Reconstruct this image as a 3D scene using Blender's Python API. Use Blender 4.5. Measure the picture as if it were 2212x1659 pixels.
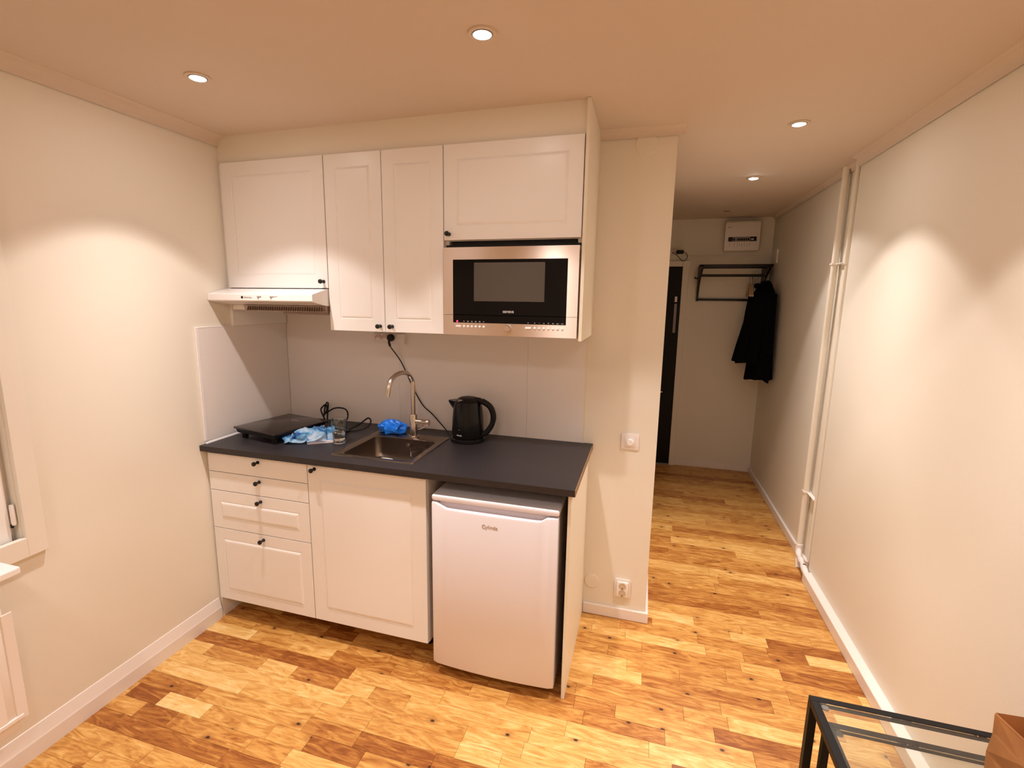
import bpy, bmesh, math, random
from mathutils import Vector, Matrix, noise
PI = math.pi
random.seed(7)
S = bpy.context.scene
for o in list(bpy.data.objects): bpy.data.objects.remove(o)
COL = S.collection
# ------------------------------------------------------------------ camera
CAM = Vector((1.9565, -2.3458, 1.592)); YAW, PIT, ROL, F, PX = -.2885, .1729, .0114, 1061.8, -30.8
fw = Vector((math.sin(YAW)*math.cos(PIT), math.cos(YAW)*math.cos(PIT), -math.sin(PIT)))
rt = Vector((math.cos(YAW), -math.sin(YAW), 0)); up = rt.cross(fw)
r2 = rt*math.cos(ROL) + up*math.sin(ROL); u2 = -rt*math.sin(ROL) + up*math.cos(ROL)
cd = bpy.data.cameras.new('camera'); cam = bpy.data.objects.new('camera', cd); COL.objects.link(cam)
cam.matrix_world = Matrix((( r2.x, u2.x, -fw.x, CAM.x), (r2.y, u2.y, -fw.y, CAM.y), (r2.z, u2.z, -fw.z, CAM.z), (0, 0, 0, 1)))
cd.sensor_width = 36; cd.lens = F/2212*36; cd.shift_x = -PX/2212; cd.clip_start = .02
S.camera = cam
# ------------------------------------------------------------------ world, exposure, lamps
w = bpy.data.worlds.new('world'); S.world = w; w.use_nodes = True
w.node_tree.nodes['Background'].inputs[0].default_value = (.02, .025, .04, 1)
w.node_tree.nodes['Background'].inputs[1].default_value = .3
S.view_settings.view_transform = 'Standard'; S.view_settings.look = 'None'
S.view_settings.gamma = 1; S.view_settings.use_curve_mapping = False
S.view_settings.exposure = 0.56
LAMP_COL = (1.0, .915, .885)
LAMP_W = 69
SPILL_W = .6
LAMP_CONE = 100
# (x, y, tilt_x, tilt_y, power factor, lit)
H = 2.3133
LAMPS = [(.466, -.908, 0, 0, 1, 1), (1.477, -.919, 0, 0, 1, 1), (2.49, -.91, 0, 0, 1, 1),
         (2.512, .086, 0, 0, 1, 1), (2.521, 1.044, -.36, 0, .85, 1), (2.536, 2.186, 0, 0, 0, 0),
         (.466, -2.4, 0, 0, .6, 1), (1.477, -2.4, 0, 0, .6, 1), (2.49, -2.4, 0, 0, .6, 1), (1.477, -3.5, 0, 0, .6, 1)]  # this row: unseen lamps added behind the viewer for fill light
# angular profile of the reflector bulbs: (degrees off axis, relative intensity)
BEAM = ((0, .50), (12, .60), (20, .80), (30, .50), (38, .31), (43, .23), (45.5, .07), (47.5, 0))

# ------------------------------------------------------------------ helpers
MATS = {}
def mat(name, col, rough=.5, metal=0, emit=None, bump=0, bscale=200, var=0, vscale=3, trans=0, ior=1.45, coat=0, spec=.5, aniso=None):
    if name in MATS: return MATS[name]
    m = bpy.data.materials.new(name); m.use_nodes = True; nt = m.node_tree; N = nt.nodes; L = nt.links
    b = N['Principled BSDF']
    b.inputs['Base Color'].default_value = (*col, 1); b.inputs['Roughness'].default_value = rough
    b.inputs['Metallic'].default_value = metal; b.inputs['IOR'].default_value = ior
    b.inputs['Specular IOR Level'].default_value = spec
    b.inputs['Transmission Weight'].default_value = trans; b.inputs['Coat Weight'].default_value = coat
    if emit: b.inputs['Emission Color'].default_value = (*emit[0], 1); b.inputs['Emission Strength'].default_value = emit[1]
    tc = N.new('ShaderNodeTexCoord'); src = tc.outputs['Object']
    if aniso:
        mp = N.new('ShaderNodeMapping'); mp.inputs['Scale'].default_value = aniso; L.new(src, mp.inputs[0]); src = mp.outputs[0]
    if bump:
        n = N.new('ShaderNodeTexNoise'); n.inputs['Scale'].default_value = bscale; n.inputs['Detail'].default_value = 4; L.new(src, n.inputs['Vector'])
        bp = N.new('ShaderNodeBump'); bp.inputs['Strength'].default_value = bump; bp.inputs['Distance'].default_value = .002
        L.new(n.outputs['Fac'], bp.inputs['Height']); L.new(bp.outputs[0], b.inputs['Normal'])
    if var:
        n = N.new('ShaderNodeTexNoise'); n.inputs['Scale'].default_value = vscale; n.inputs['Detail'].default_value = 5; L.new(src, n.inputs['Vector'])
        r = N.new('ShaderNodeValToRGB'); r.color_ramp.elements[0].position = .3; r.color_ramp.elements[1].position = .7
        r.color_ramp.elements[0].color = (*[c*(1-var) for c in col], 1); r.color_ramp.elements[1].color = (*[min(1, c*(1+var)) for c in col], 1)
        L.new(n.outputs['Fac'], r.inputs[0]); L.new(r.outputs[0], b.inputs['Base Color'])
    MATS[name] = m; return m

WALL = mat('wall_paint', (.85, .79, .68), .6, bump=.08, bscale=260, spec=.3)
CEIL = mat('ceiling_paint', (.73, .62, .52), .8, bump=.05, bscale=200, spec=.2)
TRIM = mat('white_trim_paint', (.88, .80, .74), .35)
LACQ = mat('white_lacquer', (.90, .87, .84), .32, bump=.01, bscale=60)
BODYW = mat('white_melamine', (.82, .74, .66), .45)
PANEL = mat('splashback_laminate', (.86, .80, .76), .3)
HOODW = mat('white_enamel', (.90, .86, .84), .25)
FRIDGEW = mat('fridge_enamel', (.84, .80, .84), .33, bump=.03, bscale=400)
BLK = mat('black_metal', (.008, .007, .007), .5, spec=.25)
KNOB = mat('black_knob', (.006, .005, .005), .35)
LAM = mat('black_laminate', (.022, .018, .020), .42, bump=.12, bscale=700, var=.15, vscale=400)
EDGE = mat('chipboard_edge', (.30, .17, .08), .8, var=.3, vscale=300)
STEEL = mat('brushed_steel', (.72, .62, .54), .3, 1, bump=.03, bscale=60, aniso=(1, 1, 60))
SINKM = mat('sink_steel', (.26, .21, .175), .26, 1, bump=.02, bscale=300)
CHROME = mat('brushed_chrome', (.62, .54, .47), .22, 1)
BGLASS = mat('black_glass', (.004, .003, .003), .06, spec=.2)
WGLASS = mat('oven_window_mesh', (.075, .06, .048), .12, var=.2, vscale=900)
BPLAS = mat('black_plastic', (.005, .0045, .0045), .2, spec=.3)
BPLASM = mat('black_matt_plastic', (.009, .008, .008), .5, spec=.3)
GREYP = mat('grey_plastic', (.30, .26, .24), .4)
GLASS = mat('clear_glass', (.97, .99, .97), .02, trans=1, ior=1.45)
WATER = mat('water', (.98, 1, .98), .0, trans=1, ior=1.33)
PLASW = mat('white_plastic', (.88, .82, .78), .35)
DOORM = mat('dark_door', (.009, .006, .005), .5, spec=.2)
COATM = mat('black_wool', (.0035, .0035, .005), .95, bump=.3, bscale=500, spec=.1)
BLUE = mat('blue_plastic', (.005, .17, .75), .35, var=.35, vscale=25)
PAPER = mat('paper', (.85, .74, .72), .7)
KRAFT = mat('brown_kraft_paper', (.50, .22, .075), .7, bump=.3, bscale=50, var=.15, vscale=12)
WOODH = mat('hanger_wood', (.62, .46, .28), .5)
REDL = mat('red_indicator', (.8, .02, .05), .4, emit=((1, .02, .08), 3))
BULB = mat('lamp_glow', (1, 1, 1), .5, emit=((1, .93, .86), 30))
DRAINM = mat('drain_reflection', (.93, .91, .88), .3)  # lamp's reflection on the steel strainer, painted in as flat white
TXT = mat('light_print', (.70, .66, .62), .5)
GTXT = mat('grey_print', (.32, .27, .24), .5)
GOLD = mat('badge_print', (.45, .36, .24), .3, .6)
SLATE = mat('dark_slab', (.16, .075, .03), .8)

for m_ in (STEEL,):
    q_ = m_.node_tree.nodes['Principled BSDF']; q_.inputs['Anisotropic'].default_value = .92; q_.inputs['Roughness'].default_value = .32
    v_ = m_.node_tree.nodes.new('ShaderNodeCombineXYZ'); v_.inputs[2].default_value = 1; m_.node_tree.links.new(v_.outputs[0], q_.inputs['Tangent'])

def cloudy_film():
    m = bpy.data.materials.new('blue_clear_film'); m.use_nodes = True; nt = m.node_tree; N = nt.nodes; L = nt.links
    b = N['Principled BSDF']; tc = N.new('ShaderNodeTexCoord'); n = N.new('ShaderNodeTexNoise'); n.inputs['Scale'].default_value = 13; n.inputs['Detail'].default_value = 3
    n.inputs['Distortion'].default_value = .8
    r = N.new('ShaderNodeValToRGB'); e = r.color_ramp.elements
    e[0].position = .36; e[0].color = (.03, .12, .40, 1); e[1].position = .60; e[1].color = (.72, .84, .95, 1)
    k = e.new(.47); k.color = (.16, .50, .82, 1)
    L.new(tc.outputs['Object'], n.inputs['Vector']); L.new(n.outputs['Fac'], r.inputs[0]); L.new(r.outputs[0], b.inputs['Base Color'])
    b.inputs['Roughness'].default_value = .12; b.inputs['Alpha'].default_value = .85; b.inputs['Coat Weight'].default_value = .6
    return m
FILM = cloudy_film()

def parquet():
    m = bpy.data.materials.new('oak_parquet'); m.use_nodes = True; nt = m.node_tree; N = nt.nodes; L = nt.links
    b = N['Principled BSDF']
    at = N.new('ShaderNodeAttribute'); at.attribute_name = 'tone'          # per stave: r tone, g hue, b random
    tc = N.new('ShaderNodeTexCoord'); sep = N.new('ShaderNodeSeparateColor'); L.new(at.outputs['Color'], sep.inputs[0])
    off = N.new('ShaderNodeVectorMath'); off.operation = 'MULTIPLY'; off.inputs[1].default_value = (17, 31, 23); L.new(at.outputs['Color'], off.inputs[0])
    add = N.new('ShaderNodeVectorMath'); L.new(tc.outputs['Object'], add.inputs[0]); L.new(off.outputs[0], add.inputs[1])
    base = N.new('ShaderNodeValToRGB'); e = base.color_ramp.elements
    e[0].position = 0; e[0].color = (.26, .075, .012, 1); e[1].position = 1; e[1].color = (.90, .64, .29, 1)
    for p, c in ((.22, (.42, .155, .03, 1)), (.5, (.64, .32, .078, 1)), (.75, (.80, .48, .155, 1))):
        k = e.new(p); k.color = c
    def mapn(sc, nscale, det, dist=0, rough=.5):
        mp = N.new('ShaderNodeMapping'); mp.inputs['Scale'].default_value = sc; L.new(add.outputs[0], mp.inputs[0])
        n = N.new('ShaderNodeTexNoise'); n.inputs['Scale'].default_value = nscale; n.inputs['Detail'].default_value = det
        n.inputs['Distortion'].default_value = dist; n.inputs['Roughness'].default_value = rough; L.new(mp.outputs[0], n.inputs['Vector']); return n
    big = mapn((1, 4.5, 1), 6, 6, 2.2, .6)
    fine = mapn((1, 16, 1), 11, 6, 1.2, .6)
    def math_(op, a, b2):
        x = N.new('ShaderNodeMath'); x.operation = op
        for i, v in enumerate((a, b2)):
            if isinstance(v, (int, float)): x.inputs[i].default_value = v
            else: L.new(v, x.inputs[i])
        return x.outputs[0]
    v = math_('ADD', math_('SUBTRACT', sep.outputs[0], .09), math_('MULTIPLY', math_('SUBTRACT', big.outputs['Fac'], .5), 1.35))
    v = math_('ADD', v, math_('MULTIPLY', math_('SUBTRACT', fine.outputs['Fac'], .5), .5))
    L.new(v, base.inputs[0])
    # knots: sparse dark spots with a brown halo
    vo = N.new('ShaderNodeTexVoronoi'); vo.voronoi_dimensions = '2D'; vo.inputs['Scale'].default_value = 3.2; vo.inputs['Randomness'].default_value = 1
    mp = N.new('ShaderNodeMapping'); mp.inputs['Scale'].default_value = (1, 1.5, 1)
    wob = N.new('ShaderNodeTexNoise'); wob.inputs['Scale'].default_value = 60
    ws = N.new('ShaderNodeVectorMath'); ws.operation = 'MULTIPLY'; ws.inputs[1].default_value = (.012, .012, 0); L.new(wob.outputs['Color'], ws.inputs[0])
    wa = N.new('ShaderNodeVectorMath'); L.new(add.outputs[0], wa.inputs[0]); L.new(ws.outputs[0], wa.inputs[1])
    L.new(wa.outputs[0], mp.inputs[0]); L.new(mp.outputs[0], vo.inputs['Vector'])
    halo = N.new('ShaderNodeMapRange'); halo.inputs[1].default_value = .03; halo.inputs[2].default_value = .11; halo.inputs[3].default_value = .45; halo.inputs[4].default_value = 0
    L.new(vo.outputs['Distance'], halo.inputs[0])
    core = N.new('ShaderNodeMapRange'); core.inputs[1].default_value = .018; core.inputs[2].default_value = .034; core.inputs[3].default_value = .95; core.inputs[4].default_value = 0
    L.new(vo.outputs['Distance'], core.inputs[0])
    m1 = N.new('ShaderNodeMixRGB'); m1.blend_type = 'MIX'; m1.inputs[2].default_value = (.25, .065, .012, 1); L.new(halo.outputs[0], m1.inputs[0]); L.new(base.outputs[0], m1.inputs[1])
    m2 = N.new('ShaderNodeMixRGB'); m2.inputs[2].default_value = (.02, .008, .004, 1); L.new(core.outputs[0], m2.inputs[0]); L.new(m1.outputs[0], m2.inputs[1])
    L.new(m2.outputs[0], b.inputs['Base Color'])
    b.inputs['Roughness'].default_value = .38; b.inputs['Specular IOR Level'].default_value = .4
    bp = N.new('ShaderNodeBump'); bp.inputs['Strength'].default_value = .08; bp.inputs['Distance'].default_value = .001
    L.new(fine.outputs['Fac'], bp.inputs['Height']); L.new(bp.outputs[0], b.inputs['Normal'])
    return m
OAK = parquet()

def obj(name, bm, m, parent=None, smooth=False, kind=None, label=None, world=True):
    me = bpy.data.meshes.new(name); bmesh.ops.recalc_face_normals(bm, faces=bm.faces); bm.to_mesh(me); bm.free()
    if smooth:
        for p in me.polygons: p.use_smooth = True
        if smooth != 'all': me.set_sharp_from_angle(angle=math.radians(35))
    for x in (m if isinstance(m, (list, tuple)) else [m]): me.materials.append(x)
    o = bpy.data.objects.new(name, me); COL.objects.link(o)
    if parent is not None:
        o.parent = parent
        if world: o.matrix_parent_inverse = PINV[parent.name]
    if kind: o['kind'] = kind
    if label: o['label'] = label
    PINV[o.name] = (PINV[parent.name] if parent is not None else Matrix.Identity(4)) if world else Matrix.Identity(4)
    if parent is not None and world: o.matrix_parent_inverse = INVW[parent.name]
    INVW[o.name] = Matrix.Identity(4) if parent is not None else Matrix.Identity(4)
    return o
PINV = {}; INVW = {}
def thing(name, label, cat, loc=(0, 0, 0), group=None):
    o = bpy.data.objects.new(name, None); COL.objects.link(o); o.location = loc; o.empty_display_size = .05
    o['label'] = label; o['category'] = cat
    if group: o['group'] = group
    PINV[o.name] = Matrix.Identity(4); INVW[o.name] = Matrix.Translation(loc).inverted()
    return o
def tag(o, label, cat, group=None):
    o['label'] = label; o['category'] = cat
    if group: o['group'] = group
    return o
def box(bm, a, b, bev=0, seg=2):
    x0, y0, z0 = a; x1, y1, z1 = b
    c = [bm.verts.new(p) for p in ((x0, y0, z0), (x1, y0, z0), (x1, y1, z0), (x0, y1, z0), (x0, y0, z1), (x1, y0, z1), (x1, y1, z1), (x0, y1, z1))]
    fs = [bm.faces.new([c[i] for i in q]) for q in ((0, 3, 2, 1), (4, 5, 6, 7), (0, 1, 5, 4), (1, 2, 6, 5), (2, 3, 7, 6), (3, 0, 4, 7))]
    if bev:
        es = list({e for f in fs for e in f.edges})
        bmesh.ops.bevel(bm, geom=es, offset=bev, segments=seg, affect='EDGES', profile=.5)
    return bm
def B(a, b, bev=0, seg=2): return box(bmesh.new(), a, b, bev, seg)
def multi(*bs, bev=0):
    bm = bmesh.new()
    for a, b in bs: box(bm, a, b, bev)
    return bm
def lathe(prof, c=(0, 0, 0), axis='z', n=32, bm=None, close=True):
    """prof: (radius, height) along axis"""
    bm = bm or bmesh.new(); rings = []
    ax = {'z': (Vector((1, 0, 0)), Vector((0, 1, 0)), Vector((0, 0, 1))), 'y': (Vector((1, 0, 0)), Vector((0, 0, 1)), Vector((0, -1, 0))),
          'x': (Vector((0, 1, 0)), Vector((0, 0, 1)), Vector((1, 0, 0)))}[axis]
    c = Vector(c)
    for r, h in prof:
        if r < 1e-6: rings.append([bm.verts.new(c + ax[2]*h)])
        else: rings.append([bm.verts.new(c + ax[0]*r*math.cos(2*PI*i/n) + ax[1]*r*math.sin(2*PI*i/n) + ax[2]*h) for i in range(n)])
    for a, b in zip(rings, rings[1:]):
        if len(a) == 1 and len(b) == 1: continue
        for i in range(n):
            j = (i+1) % n
            if len(a) == 1: bm.faces.new((a[0], b[i], b[j]))
            elif len(b) == 1: bm.faces.new((a[i], a[j], b[0]))
            else: bm.faces.new((a[i], a[j], b[j], b[i]))
    if close:
        for r in (rings[0], rings[-1]):
            if len(r) > 1: bm.faces.new(r)
    return bm
def smoothpath(pts, sub=8):
    P = [Vector(p) for p in pts]; out = []
    P = [P[0]*2-P[1]] + P + [P[-1]*2-P[-2]]
    for i in range(1, len(P)-2):
        p0, p1, p2, p3 = P[i-1:i+3]
        for k in range(sub):
            t = k/sub
            out.append(.5*((2*p1) + (p2-p0)*t + (2*p0-5*p1+4*p2-p3)*t*t + (3*p1-p0-3*p2+p3)*t**3))
    out.append(P[-2]); return out
def tube(pts, r, n=10, sm=8, bm=None, flat=None):
    bm = bm or bmesh.new(); P = smoothpath(pts, sm) if sm else [Vector(p) for p in pts]; N_ = len(P)
    rr = r if callable(r) else (lambda t: r); rings = []
    t0 = (P[1]-P[0]).normalized(); u = t0.orthogonal().normalized()
    for i, p in enumerate(P):
        t = (P[min(i+1, N_-1)]-P[max(i-1, 0)]).normalized(); u = (u-t*u.dot(t)).normalized(); v = t.cross(u)
        R = rr(i/(N_-1))
        ru, rv = R if isinstance(R, tuple) else (R, R)
        rings.append([bm.verts.new(p+u*ru*math.cos(2*PI*k/n)+v*rv*math.sin(2*PI*k/n)) for k in range(n)])
    for a, b in zip(rings, rings[1:]):
        for k in range(n): bm.faces.new((a[k], a[(k+1) % n], b[(k+1) % n], b[k]))
    bm.faces.new(rings[0]); bm.faces.new(rings[-1]); return bm
def prism(poly, axis, a, b, bm=None):
    """poly of 2D points extruded along axis from a to b; for x: (y,z); y: (x,z); z: (x,y)"""
    bm = bm or bmesh.new()
    f = {'x': lambda p, t: (t, p[0], p[1]), 'y': lambda p, t: (p[0], t, p[1]), 'z': lambda p, t: (p[0], p[1], t)}[axis]
    A = [bm.verts.new(f(p, a)) for p in poly]; C_ = [bm.verts.new(f(p, b)) for p in poly]; n = len(poly)
    bm.faces.new(A); bm.faces.new(C_)
    for i in range(n): bm.faces.new((A[i], A[(i+1) % n], C_[(i+1) % n], C_[i]))
    return bm
def text(body, size, loc, m, parent, name='lettering', rot=(PI/2, 0, 0), ext=.0004):
    c = bpy.data.curves.new('t', 'FONT'); c.body = body; c.size = size; c.extrude = ext; c.align_x = 'CENTER'; c.align_y = 'CENTER'
    o = bpy.data.objects.new('tmp', c); COL.objects.link(o); bpy.context.view_layer.update()
    me = bpy.data.meshes.new_from_object(o); bpy.data.objects.remove(o)
    me.transform(Matrix.Translation(loc) @ Matrix.Rotation(rot[2], 4, 'Z') @ Matrix.Rotation(rot[0], 4, 'X'))
    bm = bmesh.new(); bm.from_mesh(me); return obj(name, bm, m, parent)
def struct(name, bm, m, smooth=False): return obj(name, bm, m, None, smooth, kind='structure')
def dup(o, name=None):
    c = o.copy(); COL.objects.link(c)
    for ch in [x for x in COL.objects if x.parent == o]:
        d = dup(ch); d.parent = c; d.matrix_parent_inverse = ch.matrix_parent_inverse
    return c

XR, XN, D, XC = 2.981, 2.953, 2.5924, 2.042     # hall wall, near wall, far wall, column corner
YB = -4.2                                       # wall behind the camera
YJ = .70                                        # where the right wall steps back
# ------------------------------------------------------------------ structure
fl = struct('floor', B((-.1, YB-.1, -.12), (XR+.15, D+.15, -.014)), SLATE)
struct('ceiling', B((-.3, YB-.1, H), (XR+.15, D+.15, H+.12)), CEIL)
WY0, WY1, WZ0, WZ1 = -2.35, -1.333, .77, 2.02    # window opening in the left wall
struct('wall_left', multi(((-.3, YB, 0), (0, WY0, H)), ((-.3, WY1, 0), (0, .12, H)), ((-.3, WY0, 0), (0, WY1, WZ0)), ((-.3, WY0, WZ1), (0, WY1, H))), WALL)
struct('wall_back', multi(((0, 0, 0), (XC, .12, H)), ((1.92, .12, 0), (XC, 1.3, H)), ((1.1, 1.18, 0), (1.92, 1.3, H))), WALL)
struct('wall_hall', B((1.0, 1.3, 0), (1.1, D, H)), WALL)
struct('wall_far', B((1.0, D, 0), (XR+.1, D+.12, H)), WALL)
struct('wall_right', multi(((XN, YB, 0), (XR+.12, YJ, H)), ((XR, YJ, 0), (XR+.12, D, H))), WALL)
struct('wall_rear', B((-.3, YB-.1, 0), (XR+.12, YB, H)), WALL)
bh = .057
def bb(name, a, b): struct(name, B(a, b, .003, 1), TRIM)
struct('baseboard_left', prism([(0, 0), (.016, 0), (.016, .058), (.0135, .064), (.003, .106), (0, .108)], 'y', YB, -.603), TRIM)
bb('baseboard_back', (1.7335, -.014, 0), (XC+.014, 0, bh))
bb('baseboard_column', (XC, 0, 0), (XC+.014, 1.3, bh))
bb('baseboard_far', (2.312, D-.014, 0), (XR, D, .062))
bb('baseboard_hall', (XR-.016, .80, 0), (XR, D-.014, .057))
bb('baseboard_right', (XN-.005, YB, 0), (XN+.002, .66, .062))
struct('baseboard_trunking', multi(((XN-.042, YB, 0), (XN, .66, .060)), bev=.004), TRIM)
# cove mouldings (quarter round plaster)
def cove(name, axis, a, b, px, sx, r=.045):
    pts = [(px, H), (px+sx*.006, H-r)] + [(px+sx*(.006+(r-.012)*(1-math.cos(t*PI/12))), H-r+(r-.006)*math.sin(t*PI/12)) for t in range(1, 7)] + [(px+sx*r, H-.001), (px+sx*r, H)]
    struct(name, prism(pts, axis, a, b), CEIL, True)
cove('trim_1', 'y', YB, 0, 0, 1)
cove('trim_2', 'y', YB, YJ, XN, -1)
cove('trim_3', 'y', YJ, D, XR, -1, .03)
cove('trim_4', 'x', 1.7206, XC+.03, 0, -1, .036)
# cove at far wall and picture rail
struct('trim_5', B((2.24, D-.012, 1.975), (XR, D, 1.99), .002, 1), WALL)
struct('trim_6', B((XR-.012, D-.24, 1.905), (XR, D-.19, 2.02), .002, 1), TRIM)
# soffit over the wall cabinets
struct('soffit', B((0, -.384, 2.1965), (1.7066, 0, H)), WALL)

# ------------------------------------------------------------------ parquet staves
def stave(bm, x0, x1, y0, y1, lay):
    g = .00035; dz = random.uniform(-.0002, .0002); b_ = .0006
    top = [bm.verts.new(p) for p in ((x0+g+b_, y0+g+b_, dz), (x1-g-b_, y0+g+b_, dz), (x1-g-b_, y1-g-b_, dz), (x0+g+b_, y1-g-b_, dz))]
    mid = [bm.verts.new(p) for p in ((x0+g, y0+g, dz-b_), (x1-g, y0+g, dz-b_), (x1-g, y1-g, dz-b_), (x0+g, y1-g, dz-b_))]
    bot = [bm.verts.new((v.co.x, v.co.y, -.014)) for v in mid]
    fs = [bm.faces.new(top)]
    for i in range(4):
        j = (i+1) % 4; fs.append(bm.faces.new((mid[i], mid[j], top[j], top[i]))); fs.append(bm.faces.new((bot[i], bot[j], mid[j], mid[i])))
    r = random.random()
    tone = random.choice((.22, .40, .48, .54, .58, .64, .68, .74, .80, .86)) + random.uniform(-.07, .07)
    if y0 > .1: tone = .50 + (tone-.55)*.6
    col = (max(0, tone), random.random(), r, 1)
    for f in fs:
        for l in f.loops: l[lay] = col
staves = []
RW = .068; seam = .116
k = -64
while True:
    y0 = seam + k*RW if k < 0 else seam + k*.0885
    y1 = y0 + (RW if k < 0 else .0885); k += 1
    if y1 < YB: continue
    if y0 > D: break
    y1 = min(y1, D)
    x = -random.uniform(0, .35)
    if y0 > .11: x = 1.1-random.uniform(0, .6)
    while x < XR:
        ln = random.choice((.16, .22, .3, .36, .42, .5)) if y0 < .11 else random.choice((.4, .6, .8, 1.0, 1.2))
        x1 = x+ln; a, b_ = max(x, 0 if y0 < .11 else 1.1), min(x1, XR)
        if b_-a > .02: staves.append((a, b_, y0, y1))
        x = x1
def seen(s):
    cx, cy = (s[0]+s[1])/2, (s[2]+s[3])/2
    if cy < -1.32 or (cx < 1.72 and cy > -.50) or (cy > 0 and s[1] < 2.06): return False
    if cy < -1.0 and cx < .0: return False
    d = Vector((cx, cy, 0))-CAM; z = d.dot(fw)
    if z < .1: return False
    u, v = F*d.dot(r2)/z, -F*d.dot(u2)/z
    return abs(u) < 1250 and v < 900
vis = sorted([s for s in staves if seen(s)], key=lambda s: -(s[1]-s[0])*(s[3]-s[2])/(Vector(((s[0]+s[1])/2, (s[2]+s[3])/2, 0))-CAM).length**3)
vis = set(vis[:300])
rest = bmesh.new(); rl = rest.loops.layers.float_color.new('tone')
for s in staves:
    if s in vis:
        bm = bmesh.new(); lay = bm.loops.layers.float_color.new('tone'); stave(bm, *s, lay); obj('floor_stave', bm, OAK, fl)
    else: stave(rest, *s, rl)
obj('parquet_remainder', rest, OAK, fl, kind='stuff')

# ------------------------------------------------------------------ window, sill, radiator
win = struct('window_1', multi(((.0, WY1+.005, .717), (.018, -1.270, 2.10)), ((.0, WY0-.07, .717), (.02, WY0-.005, 2.10)),
                               ((.0, WY0-.005, .717), (.0195, WY1+.005, .785)), ((.0, WY0-.005, 2.03), (.0195, WY1+.005, 2.10)), bev=.002), mat('casing_paint', (.85, .785, .685), .5))
fy0, fy1, fz0, fz1 = WY0+.005, WY1-.004, WZ0+.02, WZ1-.005
obj('window_frame', multi(((-.09, fy0, WZ0), (-.035, fy0+.03, WZ1)), ((-.09, fy1-.02, WZ0), (-.035, WY1, WZ1)), ((-.09, fy0, WZ0), (-.035, fy1, fz0)), ((-.09, fy0, fz1-.02), (-.035, fy1, WZ1))), TRIM, win)
sash = obj('sash', multi(((-.06, fy1-.09, fz0-.012), (-.012, fy1-.012, fz1-.02)), ((-.06, fy0+.03, fz0-.012), (-.012, fy0+.1, fz1-.02)),
                  ((-.06, fy0+.1, fz0-.012), (-.012, fy1-.09, fz0+.09)), ((-.06, fy0+.1, fz1-.1), (-.012, fy1-.09, fz1-.02)), bev=.003), LACQ, win)
obj('pane', B((-.045, fy0+.09, fz0+.08), (-.04, fy1-.08, fz1-.09)), mat('night_glass', (.02, .02, .025), .03), sash)
obj('hinge', lathe([(.006, 0), (.007, .01), (.007, .06), (.006, .07)], (-.004, fy1-.006, fz0+.045), n=12), PLASW, win, True)
obj('hinge_screw', lathe([(.004, 0), (.004, .012), (.0, .013)], (-.008, fy1-.010, fz0+.036), n=10), BLK, win, True)
t = thing('window_sill_board', 'bright white window sill board projecting from the left wall', 'window sill', (.08, -1.9, .735))
obj('board', B((.0, -2.45, .742), (.165, -1.432, .765), .004), HOODW, t)
t = thing('panel_radiator', 'cream panel radiator on the left wall beneath the sill board', 'radiator', (.07, -1.9, .15))
rb = B((.03, -2.40, .20), (.05, -1.46, .63), .006)
box(rb, (.082, -2.40, .20), (.098, -1.46, .63), .006)
obj('body', rb, TRIM, t, True)
for i in range(18):
    y = -2.37+i*.053; obj('rib', B((.0965, y, .23), (.101, y+.03, .605), .002, 1), TRIM, t)
obj('top_grille', B((.048, -2.395, .612), (.084, -1.465, .622), .002, 1), TRIM, t)
obj('bottom_rail', B((.03, -2.40, .235), (.104, -1.452, .25), .003), TRIM, t)
for y in (-2.2, -1.6): obj('wall_bracket', B((0, y, .3), (.032, y+.03, .55), .002, 1), TRIM, t)

# ------------------------------------------------------------------ kitchen cabinets
KN = None
def knob(x, y, z, parent):
    global KN
    if KN is None:
        KN = obj('knob', lathe([(.0, 0), (.0078, 0), (.0078, .005), (.0045, .010), (.0045, .016), (.0085, .020), (.0105, .025), (.0095, .030), (.005, .0325), (0, .033)], (0, 0, 0), 'y', 20), KNOB, None, True)
        k_ = KN
    else:
        k_ = KN.copy(); COL.objects.link(k_)
    # all knobs hang from parts whose own origin is the world origin minus their thing's place
    k_.parent = parent; k_.matrix_parent_inverse = Matrix.Identity(4); k_.location = (x, y, z)
    return k_
def front(name, x0, x1, z0, z1, y, th, parent, frame=.0, proud=.004):
    """cabinet front facing -y; with a frame the centre field stands slightly proud behind a fine groove"""
    g = .0015; x0 += g; x1 -= g; z0 += g; z1 -= g; b_ = .0012
    def R(d, yy): return [(x0+d, yy, z0+d), (x1-d, yy, z0+d), (x1-d, yy, z1-d), (x0+d, yy, z1-d)]
    rings = [R(0, y+th), R(0, y+b_), R(b_*.3, y+b_*.3), R(b_, y)]
    if frame: rings += [R(frame, y), R(frame+.0015, y+.0016), R(frame+.0035, y+.0012), R(frame+.010, y-proud*.75), R(frame+.016, y-proud)]
    bm = bmesh.new(); L_ = [[bm.verts.new(p) for p in q] for q in rings]
    for p, q in zip(L_, L_[1:]):
        for i in range(4): bm.faces.new((p[i], p[(i+1) % 4], q[(i+1) % 4], q[i]))
    bm.faces.new(L_[0]); bm.faces.new(L_[-1])
    return obj(name, bm, LACQ, parent)
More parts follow.
